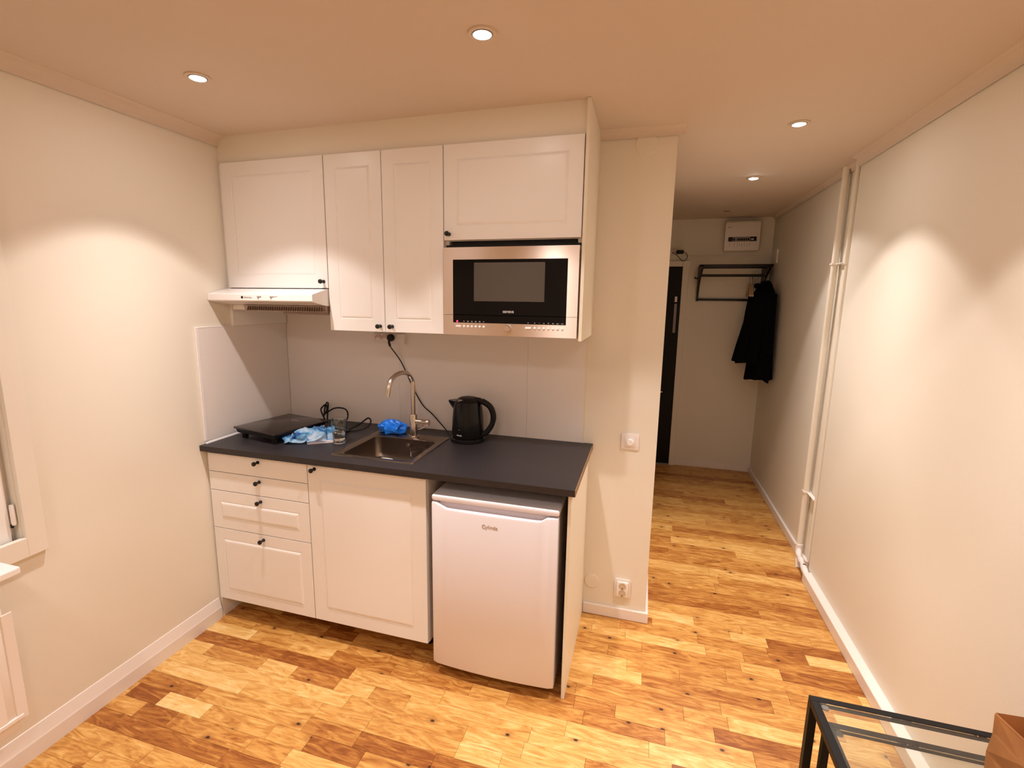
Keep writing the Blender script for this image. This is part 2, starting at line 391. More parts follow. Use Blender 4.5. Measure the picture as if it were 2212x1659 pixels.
def carcass(x0, x1, y0, z0, z1, parent, shelf=None, top=True):
    """open box: sides, top, bottom, back"""
    t_ = .016; bs = [((x0, y0, z0), (x0+t_, -.008, z1)), ((x1-t_, y0, z0), (x1, -.008, z1)), ((x0+t_, y0, z0), (x1-t_, -.008, z0+t_)), ((x0+t_, y0, z1-t_), (x1-t_, -.008, z1)), ((x0+t_, -.012, z0+t_), (x1-t_, -.008, z1-t_))]
    if not top: bs.pop(3); bs.append(((x0+t_, y0, z1-.06), (x1-t_, y0+.016, z1)))
    if shelf: bs.append(((x0+t_, y0+.003, shelf), (x1-t_, -.012, shelf+t_)))
    return obj('body', multi(*bs), BODYW, parent)
YU = -.398; YL = -.601; ZU = 2.195; ZL = 1.4374
g_up = 'white wall cabinets'
t = thing('wall_cabinet', 'white wall cabinet with one door directly above the range hood', 'cabinet', (.297, -.2, 1.628))
carcass(.018, .5745, YU+.02, 1.628, ZU, t); d = front('door', .018, .5755, 1.626, ZU, YU, .018, t, .057, .0018); knob(.553, YU, 1.657, d)
t = thing('wall_cabinet', 'tall narrow white wall cabinet with two doors, between hood and microwave', 'cabinet', (.857, -.2, ZL))
carcass(.577, 1.1385, YU+.02, ZL, ZU, t)
d = front('door', .5765, .8575, ZL, ZU, YU, .018, t, .055, .0018); knob(.834, YU, 1.464, d)
d = front('door', .8575, 1.1385, ZL, ZU, YU, .018, t, .055, .0018); knob(.893, YU, 1.464, d)
t = thing('wall_cabinet', 'white wall cabinet with a lift door that holds the built-in microwave', 'cabinet', (1.42, -.2, ZL))
carcass(1.1395, 1.7055, YU+.02, ZL, ZU, t, 1.822); d = front('door', 1.139, 1.7045, 1.823, ZU, YU, .018, t, .055, .002); knob(1.163, YU, 1.848, d)
obj('vent_strip', multi(((1.165, YU+.03, 1.806), (1.683, YU+.05, 1.822)), ((1.145, YU+.012, 1.7955), (1.703, YU+.04, 1.8055))), BLK, t)
t = thing('cover_panel', 'tall white cover panel closing the right side of the wall cabinets up to the ceiling', 'panel', (1.7136, -.2, 1.43))
obj('board', B((1.7075, YU-.006, 1.4275), (1.7206, -.001, H-.001), .001, 1), mat('cream_panel', (.84, .765, .62), .4), t)
t = thing('filler_panel', 'narrow white filler strip between left wall and wall cabinets', 'panel', (.008, -.2, 1.44))
obj('board', multi(((.0005, YU+.012, 1.443), (.0165, -.012, ZU-.001))), LACQ, t)
# lower units
def legs(pts, t):
    for x, y in pts: obj('leg', lathe([(.022, 0), (.022, .012), (.014, .02), (.014, .085), (.03, .092), (.03, .1085)], (x, y, 0), n=16), BPLASM, t, True)
t = thing('drawer_cabinet', 'white base cabinet with four drawers at the left wall', 'cabinet', (.29, -.3, .11))
carcass(.012, .5645, YL+.02, .11, .8735, t); legs([(.07, -.45), (.5, -.45), (.07, -.1), (.5, -.1)], t)
zs = [.8624, .7715, .6785, .487, .1102]
for i in range(4):
    d = front('drawer', .012, .5653, zs[i+1], zs[i], YL, .018, t, 0 if i < 2 else .052); knob(.303, YL, (.842, .748, .652, .462)[i], d)
t = thing('sink_cabinet', 'white base cabinet with one wide door under the sink', 'cabinet', (.85, -.3, .11))
carcass(.5665, 1.138, YL+.02, .11, .8735, t, top=False); legs([(.63, -.45), (1.07, -.45), (.63, -.1), (1.07, -.1)], t)
# the basin needs room: its carcass has no top board
d = front('door', .5662, 1.138, .1102, .8624, YL, .018, t, .062, .003); knob(.605, YL, .845, d)
t = thing('end_panel', 'white end panel standing on the floor right of the fridge', 'panel', (1.726, -.3, 0))
obj('board', B((1.7195, YL-.002, 0), (1.7325, -.001, .8735), .001, 1), MATS['cream_panel'], t)
t = thing('filler_panel', 'narrow white filler board between left wall and drawer cabinet', 'panel', (.006, -.3, 0))
obj('board', multi(((.0005, YL+.012, .0), (.0105, -.012, .8735))), LACQ, t)
# splashbacks
t = thing('splashback', 'white splashback of joined panels on the wall behind the sink and kettle', 'splashback', (.85, -.004, .9))
for a, b_ in ((.0077, .713), (.7136, 1.4145), (1.4152, 1.699)): obj('panel', B((a, -.0065, .9005), (b_, -.0005, 1.5 if a < .5 else 1.436)), PANEL, t)
obj('edge_strip', B((1.699, -.0075, .9005), (1.7035, -.0005, 1.428)), mat('cream_strip', (.86, .76, .55), .4), t)
t = thing('splashback', 'white splashback panel on the left wall beside the hot plate', 'splashback', (.004, -.3, .9))
obj('panel', B((.0005, -.583, .9125), (.0075, -.0075, 1.442), .0005, 1), PANEL, t)
obj('edge_strip', B((.0005, -.600, .9125), (.0095, -.583, 1.4465), .002, 2), HOODW, t)
obj('top_strip', B((.0005, -.583, 1.442), (.0085, -.405, 1.4455), .001, 1), HOODW, t)
obj('sealing_strip', prism([(.0005, .9005), (.0115, .9005), (.0085, .909), (.0005, .912)], 'y', -.598, -.007), HOODW, t)
# worktop with sink cut-out
SX0, SX1, SY0, SY1 = .672, 1.04, -.535, -.155
def slab_hole(x0, x1, y0, y1, z0, z1, hx0, hx1, hy0, hy1):
    bm = bmesh.new(); xs = (x0, hx0, hx1, x1); ys = (y0, hy0, hy1, y1)
    for z in (z0, z1):
        V = [[bm.verts.new((x, y, z)) for y in ys] for x in xs]
        for i in range(3):
            for j in range(3):
                if (i, j) != (1, 1): bm.faces.new((V[i][j], V[i+1][j], V[i+1][j+1], V[i][j+1]))
        if z == z0: lo = V
        else: hi = V
    def w_(path):
        for (a, b_), (c, d_) in zip(path, path[1:]): bm.faces.new((lo[a][b_], lo[c][d_], hi[c][d_], hi[a][b_]))
    w_([(0, 0), (1, 0), (2, 0), (3, 0), (3, 1), (3, 2), (3, 3), (2, 3), (1, 3), (0, 3), (0, 2), (0, 1), (0, 0)]); w_([(1, 1), (2, 1), (2, 2), (1, 2), (1, 1)])
    return bm
t = thing('worktop', 'black laminate worktop running over the base cabinets and fridge', 'worktop', (.87, -.31, .874))
obj('slab', slab_hole(.001, 1.7465, -.6286, -.001, .8744, .9, SX0, SX1, SY0, SY1), LAM, t)
obj('edge_strip', B((1.7465, -.628, .8744), (1.7485, -.001, .8995)), EDGE, t, label='raw brown edge at the right end')
# sink
t = thing('kitchen_sink', 'square stainless steel sink set into the black worktop', 'sink', (.855, -.35, .8))
def rrect(x0, x1, y0, y1, r, z, n=5):
    out = []
    for cx, cy, a0 in ((x1-r, y1-r, 0), (x0+r, y1-r, 90), (x0+r, y0+r, 180), (x1-r, y0+r, 270)):
        for i in range(n+1):
            a = math.radians(a0+90*i/n); out.append((cx+r*math.cos(a), cy+r*math.sin(a), z))
    return out
def loops(ls, cap=True):
    bm = bmesh.new(); R_ = [[bm.verts.new(p) for p in l] for l in ls]; n = len(R_[0])
    for a, b_ in zip(R_, R_[1:]):
        for i in range(n): bm.faces.new((a[i], a[(i+1) % n], b_[(i+1) % n], b_[i]))
    if cap: bm.faces.new(R_[-1])
    return bm
ox0, ox1, oy0, oy1 = .654, 1.056, -.552, -.138
ix0, ix1, iy0, iy1 = .690, 1.022, -.522, -.222
obj('rim', loops([rrect(ox0, ox1, oy0, oy1, .008, .9003), rrect(ox0+.001, ox1-.001, oy0+.001, oy1-.001, .008, .9035), rrect(ox0+.006, ox1-.006, oy0+.006, oy1-.006, .008, .9042),
                  rrect(ox0+.012, ox1-.012, oy0+.012, oy1-.012, .008, .9018), rrect(ix0-.004, ix1+.004, iy0-.004, iy1+.004, .032, .9018), rrect(ix0, ix1, iy0, iy1, .03, .899)], False), SINKM, t, True)
obj('basin', loops([rrect(ix0, ix1, iy0, iy1, .03, .899), rrect(ix0+.004, ix1-.004, iy0+.004, iy1-.004, .034, .82), rrect(ix0+.010, ix1-.010, iy0+.010, iy1-.010, .04, .802), rrect(ix0+.03, ix1-.03, iy0+.03, iy1-.03, .04, .7925), rrect(ix0+.12, ix1-.12, iy0+.1, iy1-.1, .04, .791)]), SINKM, t, True)
obj('drain_strainer', lathe([(.040, 0), (.041, .003), (.034, .0045), (.012, .0055), (0, .006)], (.762, -.272, .7935), n=28), DRAINM, t, True)
obj('overflow', lathe([(.0, 0), (.012, 0), (.012, .002), (.004, .002), (.004, .004), (0, .004)], (.872, -.2305, .872), 'y', 20), CHROME, t, True)
t = thing('sink_cup', 'clear drinking cup standing inside the sink basin at the right', 'glass', (.972, -.33, .7925))
obj('wall', lathe([(0, .001), (.026, .001), (.030, .004), (.037, .098), (.0355, .098), (.0285, .007), (0, .006)], (.972, -.33, .7925), n=32, close=False), GLASS, t, True)
# faucet
t = thing('kitchen_faucet', 'brushed steel faucet with a high curved spout behind the sink', 'faucet', (.874, -.172, .9018))
fx, fy = .874, -.172
obj('body', lathe([(.026, 0), (.026, .004), (.019, .006), (.019, .112), (.018, .114), (.0, .114)], (fx, fy, .9018), n=32), CHROME, t, True)
sp = [(fx, fy, 1.012)] + [(fx, fy, 1.1), (fx, fy, 1.165)]
R_ = .062
for i in range(0, 9):
    a = PI*i/8*.5; sp.append((fx-.01*(i/8), fy-R_+R_*math.cos(a), 1.165+R_*math.sin(a)))
sp = sp[:3] + [(fx-.002, fy-.004, 1.192), (fx-.008, fy-.030, 1.222), (fx-.014, fy-.075, 1.236), (fx-.022, fy-.125, 1.232), (fx-.028, fy-.165, 1.212), (fx-.031, fy-.185, 1.18), (fx-.034, fy-.193, 1.14)]
obj('spout', tube(sp, .0108, 20, 10), CHROME, t, True)
obj('lever', lathe([(.0, .016), (.0155, .016), (.0155, .062), (.0165, .063), (.0165, .083), (.015, .085), (0, .085)], (fx, fy, .979), 'x', 28), CHROME, t, True)
obj('lever_pin', tube([(fx+.072, fy, .965), (fx+.055, fy-.012, .952), (fx+.035, fy-.02, .946)], .003, 8, 3), CHROME, t, True)

# ------------------------------------------------------------------ range hood
t = thing('range_hood', 'slim white range hood under the left wall cabinet', 'hood', (.29, -.25, 1.52))
obj('housing', prism([(-.508, 1.5655), (-.512, 1.57), (-.512, 1.596), (-.508, 1.599), (-.402, 1.6235), (-.012, 1.6235), (-.012, 1.53), (-.395, 1.5475), (-.41, 1.5475)], 'x', .002, .5725), HOODW, t)
obj('grease_filter', prism([(-.42, 1.5465), (-.408, 1.519), (-.05, 1.519), (-.05, 1.540), (-.40, 1.5465)], 'x', .115, .568), mat('filter_metal', (.42, .33, .27), .45, .4), t)
bm = bmesh.new()
for i in range(34):
    x = .135+i*.0127; prism([(x, 1.5225), (x+.011, 1.543), (x+.0055, 1.5225)], 'y', -.424, -.410, bm)
obj('filter_teeth', bm, mat('filter_dark', (.20, .14, .11), .5), t, kind='stuff')
obj('lamp_cover', B((.03, -.40, 1.523), (.112, -.20, 1.547), .004), PLASW, t)
obj('grille_bar', B((.33, -.408, 1.508), (.57, -.388, 1.5188), .002, 1), mat('hood_bar', (.25, .17, .13), .5), t)
bm = lathe([(.0065, 0), (.0065, .0004), (.005, .0004), (.005, 0)], (.2, -.5122, 1.583), 'y', 24); obj('emblem', bm, GTXT, t)
text('Electrolux', .0105, (.232, -.5124, 1.583), GTXT, t)
for x in (.283, .352):
    obj('slider_switch', multi(((x, -.5135, 1.5845), (x+.022, -.5118, 1.5885)), ((x+.004, -.5145, 1.578), (x+.009, -.5118, 1.587))), GREYP, t)
obj('slider_mark', B((.376, -.5127, 1.5865), (.392, -.5118, 1.5885)), GTXT, t)

# ------------------------------------------------------------------ microwave
t = thing('microwave_oven', 'built-in microwave with steel frame and black glass door', 'microwave', (1.423, -.2, 1.439))
y = -.413
def ringframe(x0, x1, z0, z1, hx0, hx1, hz0, hz1, y0, y1):
    bm = bmesh.new(); bs = [((x0, y0, z0), (hx0, y1, z1)), ((hx1, y0, z0), (x1, y1, z1))]
    if hz1 < z1: bs.append(((hx0, y0, hz1), (hx1, y1, z1)))
    if hz0 > z0: bs.append(((hx0, y0, z0), (hx1, y1, hz0)))
    for a, b_ in bs: box(bm, a, b_)
    bmesh.ops.remove_doubles(bm, verts=bm.verts, dist=1e-6); return bm
obj('housing', B((1.158, -.385, 1.456), (1.687, -.03, 1.792)), BPLASM, t)
dr = obj('door', ringframe(1.1435, 1.7015, 1.5225, 1.794, 1.185, 1.6585, 1.5225, 1.7455, y, y+.024), STEEL, t)
gl = obj('door_glass', B((1.185, y-.001, 1.5228), (1.6585, y+.018, 1.7455), .0008, 1), BGLASS, dr)
obj('viewing_window', B((1.277, y-.0013, 1.579), (1.570, y+.001, 1.7325)), WGLASS, dr)
text('SIEMENS', .0125, (1.424, y-.0016, 1.537), TXT, dr, 'lettering')
cp = obj('control_panel', ringframe(1.1435, 1.7015, 1.4395, 1.5212, 1.185, 1.6585, 1.490, 1.5212, y, y+.024), STEEL, t)
obj('display_glass', B((1.185, y-.001, 1.490), (1.6585, y+.018, 1.5212), .0008, 1), BGLASS, cp)
obj('dial', lathe([(.0135, 0), (.0135, .016), (.012, .019), (0, .0195)], (1.424, y, 1.4715), 'y', 28), STEEL, cp, True)
for x, ww in ((1.2085, .012), (1.507, .013)): obj('wide_button', B((x-ww, y-.003, 1.4705), (x+ww, y+.001, 1.4795), .0025), HOODW, cp, True)
for x in [1.2335+i*.0172 for i in range(6)] + [1.534+i*.0184 for i in range(7)]:
    obj('button', lathe([(.0048, 0), (.0048, .002), (.0035, .0032), (0, .0035)], (x, y, 1.475), 'y', 14), HOODW, cp, True)
obj('indicator', lathe([(.004, 0), (.004, .001), (0, .0016)], (1.204, y-.001, 1.4955), 'y', 12), REDL, cp)
for i, x in enumerate([1.2335+i*.0172 for i in range(6)]+[1.507]+[1.534+i*.0184 for i in range(7)]):
    text(('90', '180', '360', '600', '900', 'M', 'O', 'Tu', 'I', 'kg', 'W', 'min', 'start', 'stop')[i], .0055, (x, y-.0012, 1.4955), TXT, cp, 'button_mark')

# ------------------------------------------------------------------ fridge
t = thing('mini_fridge', 'white under-counter fridge below the right end of the worktop', 'fridge', (1.43, -.3, 0))
FX0, FX1 = 1.172, 1.689
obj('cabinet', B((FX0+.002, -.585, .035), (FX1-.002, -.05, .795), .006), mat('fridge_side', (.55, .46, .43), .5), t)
obj('base_grille', B((FX0+.03, -.575, .012), (FX1-.03, -.54, .036)), BPLASM, t)
for x in (FX0+.05, FX1-.05): obj('foot', lathe([(.016, 0), (.018, .004), (.012, .012), (.012, .036)], (x, -.545, 0), n=14), BPLASM, t, True)
obj('top_board', B((FX0-.002, -.622, .784), (FX1+.002, -.05, .809), .008, 3), FRIDGEW, t, True)
def curved_front(x0, x1, z0, z1f, yb, yf, bulge, nx=24):
    """door whose front bows outward; top edge dips in the middle to leave the grip"""
    bm = bmesh.new(); sec = []
    for i in range(nx+1):
        s = i/nx; x = x0+(x1-x0)*s; c = 1-(2*s-1)**2; yy = yf-bulge*c
        if i in (0, nx): yy += .006
        zt = z1f(s)
        sec.append([bm.verts.new(p) for p in ((x, yb, z0), (x, yy+.004, z0), (x, yy, z0+.006), (x, yy, zt-.008), (x, yy+.003, zt-.002), (x, yy+.009, zt), (x, yy+.020, zt-.002), (x, yb, zt-.002))])
    for a, b_ in zip(sec, sec[1:]):
        for k_ in range(8): bm.faces.new((a[k_], a[(k_+1) % 8], b_[(k_+1) % 8], b_[k_]))
    bm.faces.new(sec[0]); bm.faces.new(sec[-1]); return bm
def ztop(s):
    z = .7785
    if .06 < s < .92:
        e_ = min(1, (s-.06)/.05, (.92-s)/.05); z -= .0185*e_
    return z
d = obj('door', curved_front(FX0, FX1, .052, ztop, -.592, -.628, .012), FRIDGEW, t, True)
obj('grip_recess', B((FX0+.03, -.6075, .745), (FX1-.035, -.594, .7825), .002, 1), mat('grip_lilac', (.62, .56, .60), .4), t)
text('Cylinda', .0215, (1.424, -.6402, .713), GOLD, d, 'badge', ext=.0006)

# ------------------------------------------------------------------ worktop things
def kettle():
    cx, cy, z0 = 1.150, -.136, .9
    t = thing('electric_kettle', 'glossy black electric kettle on the worktop right of the sink', 'kettle', (cx, cy, z0))
    obj('power_base', lathe([(.082, 0), (.086, .004), (.085, .014), (.078, .019), (0, .019)], (cx, cy, z0), n=48), BPLAS, t, True)
    bm = lathe([(.0, .021), (.076, .021), (.0785, .03), (.0785, .06), (.076, .11), (.0725, .15), (.069, .18), (.065, .196), (.052, .207), (.025, .2135), (0, .2145)], (cx, cy, z0), n=48)
    obj('body', bm, BPLAS, t, True)
    # spout (points left)
    bm = bmesh.new(); ls = []
    for s in range(8):
        q = s/7; w_ = .034*(1-q)+.007; x_ = cx-.050-.049*q; zt = z0+.199-.003*q; zb = z0+.112+.070*q
        ls.append([(x_, cy-w_, zt), (x_, cy-w_*.8, (zt+zb)/2), (x_, cy, zb), (x_, cy+w_*.8, (zt+zb)/2), (x_, cy+w_, zt), (x_, cy, zt-.001)])
    bm = loops(ls); obj('spout', bm, BPLAS, t, True)
    obj('handle', tube([(cx+.035, cy, z0+.205), (cx+.075, cy, z0+.199), (cx+.113, cy, z0+.176), (cx+.130, cy, z0+.135), (cx+.124, cy, z0+.09), (cx+.098, cy, z0+.05), (cx+.072, cy, z0+.032)],
                       lambda q: ((.014, .015) if q < .6 else (.013, .014)), 14, 8), BPLASM, t, True)
    obj('lid_button', B((cx-.034, cy-.052, z0+.190), (cx-.008, cy-.022, z0+.2095), .004), GREYP, t, True)
    obj('lid_cap', lathe([(.046, 0), (.046, .006), (.038, .010), (0, .012)], (cx, cy, z0+.2045), n=36), BPLASM, t, True)
    obj('switch_trim', B((cx+.050, cy-.008, z0+.2105), (cx+.078, cy+.008, z0+.2145), .0015), GREYP, t, True)
    # water window faces the room, slightly left
    a = math.radians(258); nx_, ny_ = math.cos(a), math.sin(a)
    def P(z, o=0): r = .0785-(z-.03)*.082; return Vector((cx+nx_*(r+o), cy+ny_*(r+o), z0+z))
    tx = Vector((-ny_, nx_, 0)); bm = bmesh.new(); ls = []
    for k_ in range(9):
        z = .055+.095*k_/8; w_ = .0075*math.sin(PI*(.12+.76*k_/8))**.5; p = P(z, .0012)
        ls.append([p-tx*w_-Vector((nx_, ny_, 0))*.003, p-tx*w_*.8, p+tx*w_*.8, p+tx*w_-Vector((nx_, ny_, 0))*.003])
    wd = obj('water_window', loops(ls), mat('smoked_window', (.075, .075, .08), .12), t, True)
    for k_ in range(5):
        p = P(.068+.018*k_, .0018); obj('level_mark', B(p-Vector((.0022, .001, .0009)), p+Vector((.0022, .0005, .0009))), TXT, wd)
    p = P(.040, .0008); text('PHILIPS', .0085, p, TXT, t, rot=(PI/2-.05, 0, a+PI/2-0))
kettle()

t = thing('water_glass', 'ribbed drinking glass half full of water beside the hot plate', 'glass', (.588, -.385, .9))
gx, gy = .588, -.385
prof = [(0, .001), (.026, .001), (.029, .004), (.0295, .018), (.0285, .022), (.031, .06), (.0345, .085), (.037, .118), (.0362, .119), (.0335, .087), (.0295, .06), (.0265, .016), (.02, .012), (0, .011)]
bm = lathe(prof, (gx, gy, .9), n=40, close=False)
for v in bm.verts:
    dx, dy = v.co.x-gx, v.co.y-gy; r = math.hypot(dx, dy)
    if r > .028 and v.co.z < .985:
        kf = 1+.018*math.cos(10*math.atan2(dy, dx)); v.co.x = gx+dx*kf; v.co.y = gy+dy*kf
obj('wall', bm, GLASS, t, True)
obj('water', lathe([(0, .0115), (.0195, .0125), (.0258, .0165), (.0285, .055), (0, .055)], (gx, gy, .9), n=40, close=False), WATER, t, True)

# hot plate
def rotz(bm, c, a):
    bmesh.ops.rotate(bm, verts=bm.verts, cent=c, matrix=Matrix.Rotation(a, 3, 'Z')); return bm
hc = (.215, -.335, 0); ha = -.20
t = thing('induction_hot_plate', 'flat black portable hot plate standing in the left worktop corner', 'hot plate', (.215, -.335, .9))
obj('glass_top', rotz(B((.067, -.495, .944), (.365, -.165, .9535), .003), hc, ha), mat('hob_glass', (.016, .011, .010), .14), t, True)
obj('casing', rotz(prism([(.085, .925), (.35, .925), (.362, .9435), (.070, .9435)], 'y', -.485, -.18), hc, ha), BPLASM, t)
for x, y in ((.105, -.46), (.325, -.46), (.105, -.21), (.325, -.21)):
    obj('foot', rotz(lathe([(.014, .0), (.015, .004), (.013, .026)], (x, y, .9), n=16), hc, ha), BPLASM, t, True)
obj('control_mark', rotz(B((.19, -.262, .9535), (.255, -.2595, .9539)), hc, ha), GREYP, t)

# cables of the hot plate
t = thing('coiled_power_cord', 'black power cord lying in loose loops behind the drinking glass', 'cord', (.42, -.12, .9))
obj('cable', tube([(.30, -.10, .93), (.26, -.07, .958), (.245, -.05, .972), (.27, -.05, .995), (.295, -.07, 1.0), (.31, -.09, .975), (.30, -.10, .955), (.345, -.07, .985), (.40, -.06, .985), (.435, -.08, .965), (.44, -.11, .93), (.40, -.16, .912), (.43, -.19, .907), (.49, -.2, .907), (.53, -.14, .92), (.555, -.10, .945), (.575, -.10, .955), (.60, -.12, .945), (.595, -.15, .92), (.56, -.18, .908), (.52, -.20, .906)], .0042, 8, 6), BPLASM, t, True)
obj('cable_loop', tube([(.27, -.06, .935), (.262, -.04, .975), (.275, -.04, 1.005), (.292, -.05, 1.002), (.305, -.075, .97), (.325, -.11, .925), (.345, -.13, .908), (.37, -.15, .906)], .0042, 8, 6), BPLASM, t, True)
obj('plug', lathe([(.010, 0), (.018, .006), (.019, .03), (.012, .042), (.006, .055)], (.49, -.235, .9185), 'x', 16), BPLASM, t, True)
t = thing('power_adapter', 'black adapter block leaning by the hot plate behind the blue film', 'adapter', (.42, -.25, .9))
obj('block', rotz(B((.385, -.262, .9005), (.455, -.205, .938), .006), (.42, -.24, 0), -.3), BPLASM, t, True)

# crumpled things
def crumple(c, sx, sy, sz, seed, amp=.35, fold=2.2, rot=0, sub=5):
    bm = bmesh.new(); bmesh.ops.create_icosphere(bm, subdivisions=sub, radius=1)
    for v in bm.verts:
        p = v.co.copy(); q = p*fold+Vector((seed, seed*1.7, seed*.3))
        n1 = 1-abs(noise.noise(q))*2.2; n2 = 1-abs(noise.noise(Vector((q.x*1.5, q.y*2.4, q.z*1.5+q.x*.8))+Vector((5, 3, 1))))*2.2
        p *= (1-amp*.7)+amp*n1*.8+amp*.35*n2
        x, y, z = p.x*sx, p.y*sy, p.z*sz
        x, y = x*math.cos(rot)-y*math.sin(rot), x*math.sin(rot)+y*math.cos(rot)
        v.co = Vector((c[0]+x, c[1]+y, max(.0, (c[2]+z-c[3]))+c[3])) if len(c) > 3 else Vector((c[0]+x, c[1]+y, c[2]+z))
    return bm
o = obj('plastic_bag', crumple((.742, -.145, .928, .9052), .074, .050, .042, 5.3, .30, 1.25, .1), BLUE, None, True)
tag(o, 'crumpled bright blue plastic bag on the worktop at the faucet', 'bag')
def film():
    """loose sheet of thin film: grid with folds, lying over the front of the hot plate"""
    bm = bmesh.new(); n, m_ = 60, 34; V = []
    A = Vector((.335, -.475)); Bv = Vector((.475, -.365))
    ux = Vector((.150, .125)); uy = Vector((.105, -.135))
    for i in range(n+1):
        row = []
        for j in range(m_+1):
            s, q = i/n, j/m_
            w_ = (.42+.58*min(1, s*2.2))*(1-.28*max(0, s-.75)/.25)
            c = Vector((.335, -.465))+Vector((.175, .165))*s + Vector((.095, -.11))*(q-.5)*w_*1.25
            c += Vector((noise.noise(Vector((s*5, q*5, 1))), noise.noise(Vector((s*5, q*5, 9)))))*.025
            n1 = 1-abs(noise.noise(Vector((s*2.6+2, q*1.5+s*1.2, 4))))*2.6; n2 = 1-abs(noise.noise(Vector((s*6.5, q*3.5-s*2, 7))))*2.6
            h = .006+.046*max(0, n1)**1.5+.012*max(0, n2)
            h *= (.25+.75*math.sin(PI*(.08+.80*s)))*(.25+.75*math.sin(PI*(.06+.86*q)))
            if s > .55: h += .035*(s-.55)/.45*(1-q)
            row.append(bm.verts.new((c.x, c.y, .9025+h)))
        V.append(row)
    for i in range(n):
        for j in range(m_): bm.faces.new((V[i][j], V[i+1][j], V[i+1][j+1], V[i][j+1]))
    bmesh.ops.solidify(bm, geom=bm.faces, thickness=.0006)
    return bm
o = obj('plastic_film', film(), FILM, None, True)
tag(o, 'crumpled pale blue see-through film bag in front of the hot plate', 'bag')
t = thing('paper_booklet', 'thin white booklet sticking out under the pale blue film', 'booklet', (.46, -.34, .9))
bkc = (.47, -.36, 0)
obj('cover', rotz(B((.405, -.43, .9003), (.535, -.29, .9025)), bkc, .62), PAPER, t)
obj('pages', rotz(B((.410, -.425, .9025), (.533, -.292, .9075)), bkc, .66), mat('booklet_pages', (.72, .58, .56), .7), t)

# sockets under the cabinet, kettle cord
t = thing('socket_strip', 'white wall socket strip right below the narrow wall cabinet', 'socket', (.668, -.02, 1.37))
obj('housing', prism([(-.007, 1.405), (-.028, 1.40), (-.038, 1.365), (-.030, 1.350), (-.007, 1.348)], 'x', .578, .760), PLASW, t)
for x in (.607, .647, .690): obj('socket', rotz(lathe([(.0175, .0), (.0175, .003), (.0145, .003), (.0145, -.004), (0, -.004)], (x, -.034, 1.380), 'y', 22), (x, -.034, 0), 0), mat('socket_shade', (.62, .47, .42), .5), t, True)
t = thing('kettle_cord', 'thin black cord hanging behind the faucet from socket to kettle', 'cord', (.85, -.02, .9))
obj('plug', lathe([(.016, 0), (.019, .004), (.019, .018), (.014, .028), (0, .030)], (.690, -.037, 1.383), 'y', 18), BPLASM, t, True)
obj('cable', tube([(.690, -.062, 1.375), (.684, -.058, 1.35), (.690, -.040, 1.325), (.735, -.020, 1.25), (.795, -.014, 1.12), (.85, -.014, 1.03), (.905, -.016, .985), (.965, -.030, .935), (1.01, -.065, .912), (1.045, -.11, .906), (1.075, -.12, .906)], .0028, 8, 8), BPLASM, t, True)
# short grip under the plug
obj('strain_relief', tube([(.690, -.060, 1.378), (.686, -.060, 1.36), (.687, -.052, 1.34)], .006, 8, 4), BPLASM, t, True)

# ------------------------------------------------------------------ fittings on the column wall
t = thing('dimmer_switch', 'white square dimmer switch with a round dial at waist height', 'switch', (1.92, -.005, .928))
obj('frame', B((1.879, -.010, .888), (1.962, 0, .968), .004), PLASW, t, True)
obj('insert', B((1.895, -.0125, .902), (1.946, -.0095, .954), .002), PLASW, t, True)
obj('dial', lathe([(.0165, 0), (.0165, .010), (.0145, .013), (0, .0135)], (1.9205, -.0125, .928), 'y', 32), HOODW, t, True)
t = thing('wall_outlet', 'white double wall outlet just above the baseboard', 'outlet', (1.925, -.01, .17))
obj('frame', prism([(1.887, .130), (1.893, .122), (1.957, .122), (1.964, .130), (1.964, .208), (1.957, .216), (1.893, .216), (1.887, .208)], 'y', -.012, 0), PLASW, t)
obj('face', B((1.897, -.026, .128), (1.954, -.011, .210), .005), PLASW, t, True)
for z in (.188, .150):
    s_ = obj('socket', lathe([(.0178, 0), (.0178, .0012), (.0155, .0012), (.0155, -.004), (0, -.004)], (1.9255, -.0262, z), 'y', 26), mat('socket_well', (.62, .50, .36), .5), t, True)
    for dx in (-.0065, .0065): obj('contact_hole', lathe([(.0022, 0), (.0022, .0008), (0, .0008)], (1.9255+dx, -.0224, z), 'y', 10), BLK, s_)
    obj('earth_clip', B((1.924, -.0285, z-.015), (1.927, -.022, z-.0085)), BLK, s_)
t = thing('junction_box_cover', 'round painted blank cover low on the wall by the end panel', 'cover', (1.772, -.002, .177))
obj('disc', lathe([(.037, 0), (.037, .003), (.035, .0045), (0, .005)], (1.7735, 0, .177), 'y', 40), mat('cover_paint', (.86, .79, .69), .5), t, True)
t = thing('junction_box_cover', 'round painted blank cover high on the wall under the ceiling moulding', 'cover', (1.92, -.002, 2.25))
obj('disc', lathe([(.047, 0), (.047, .003), (.045, .0045), (0, .005)], (1.917, 0, 2.250), 'y', 40), MATS['wall_paint'], t, True)

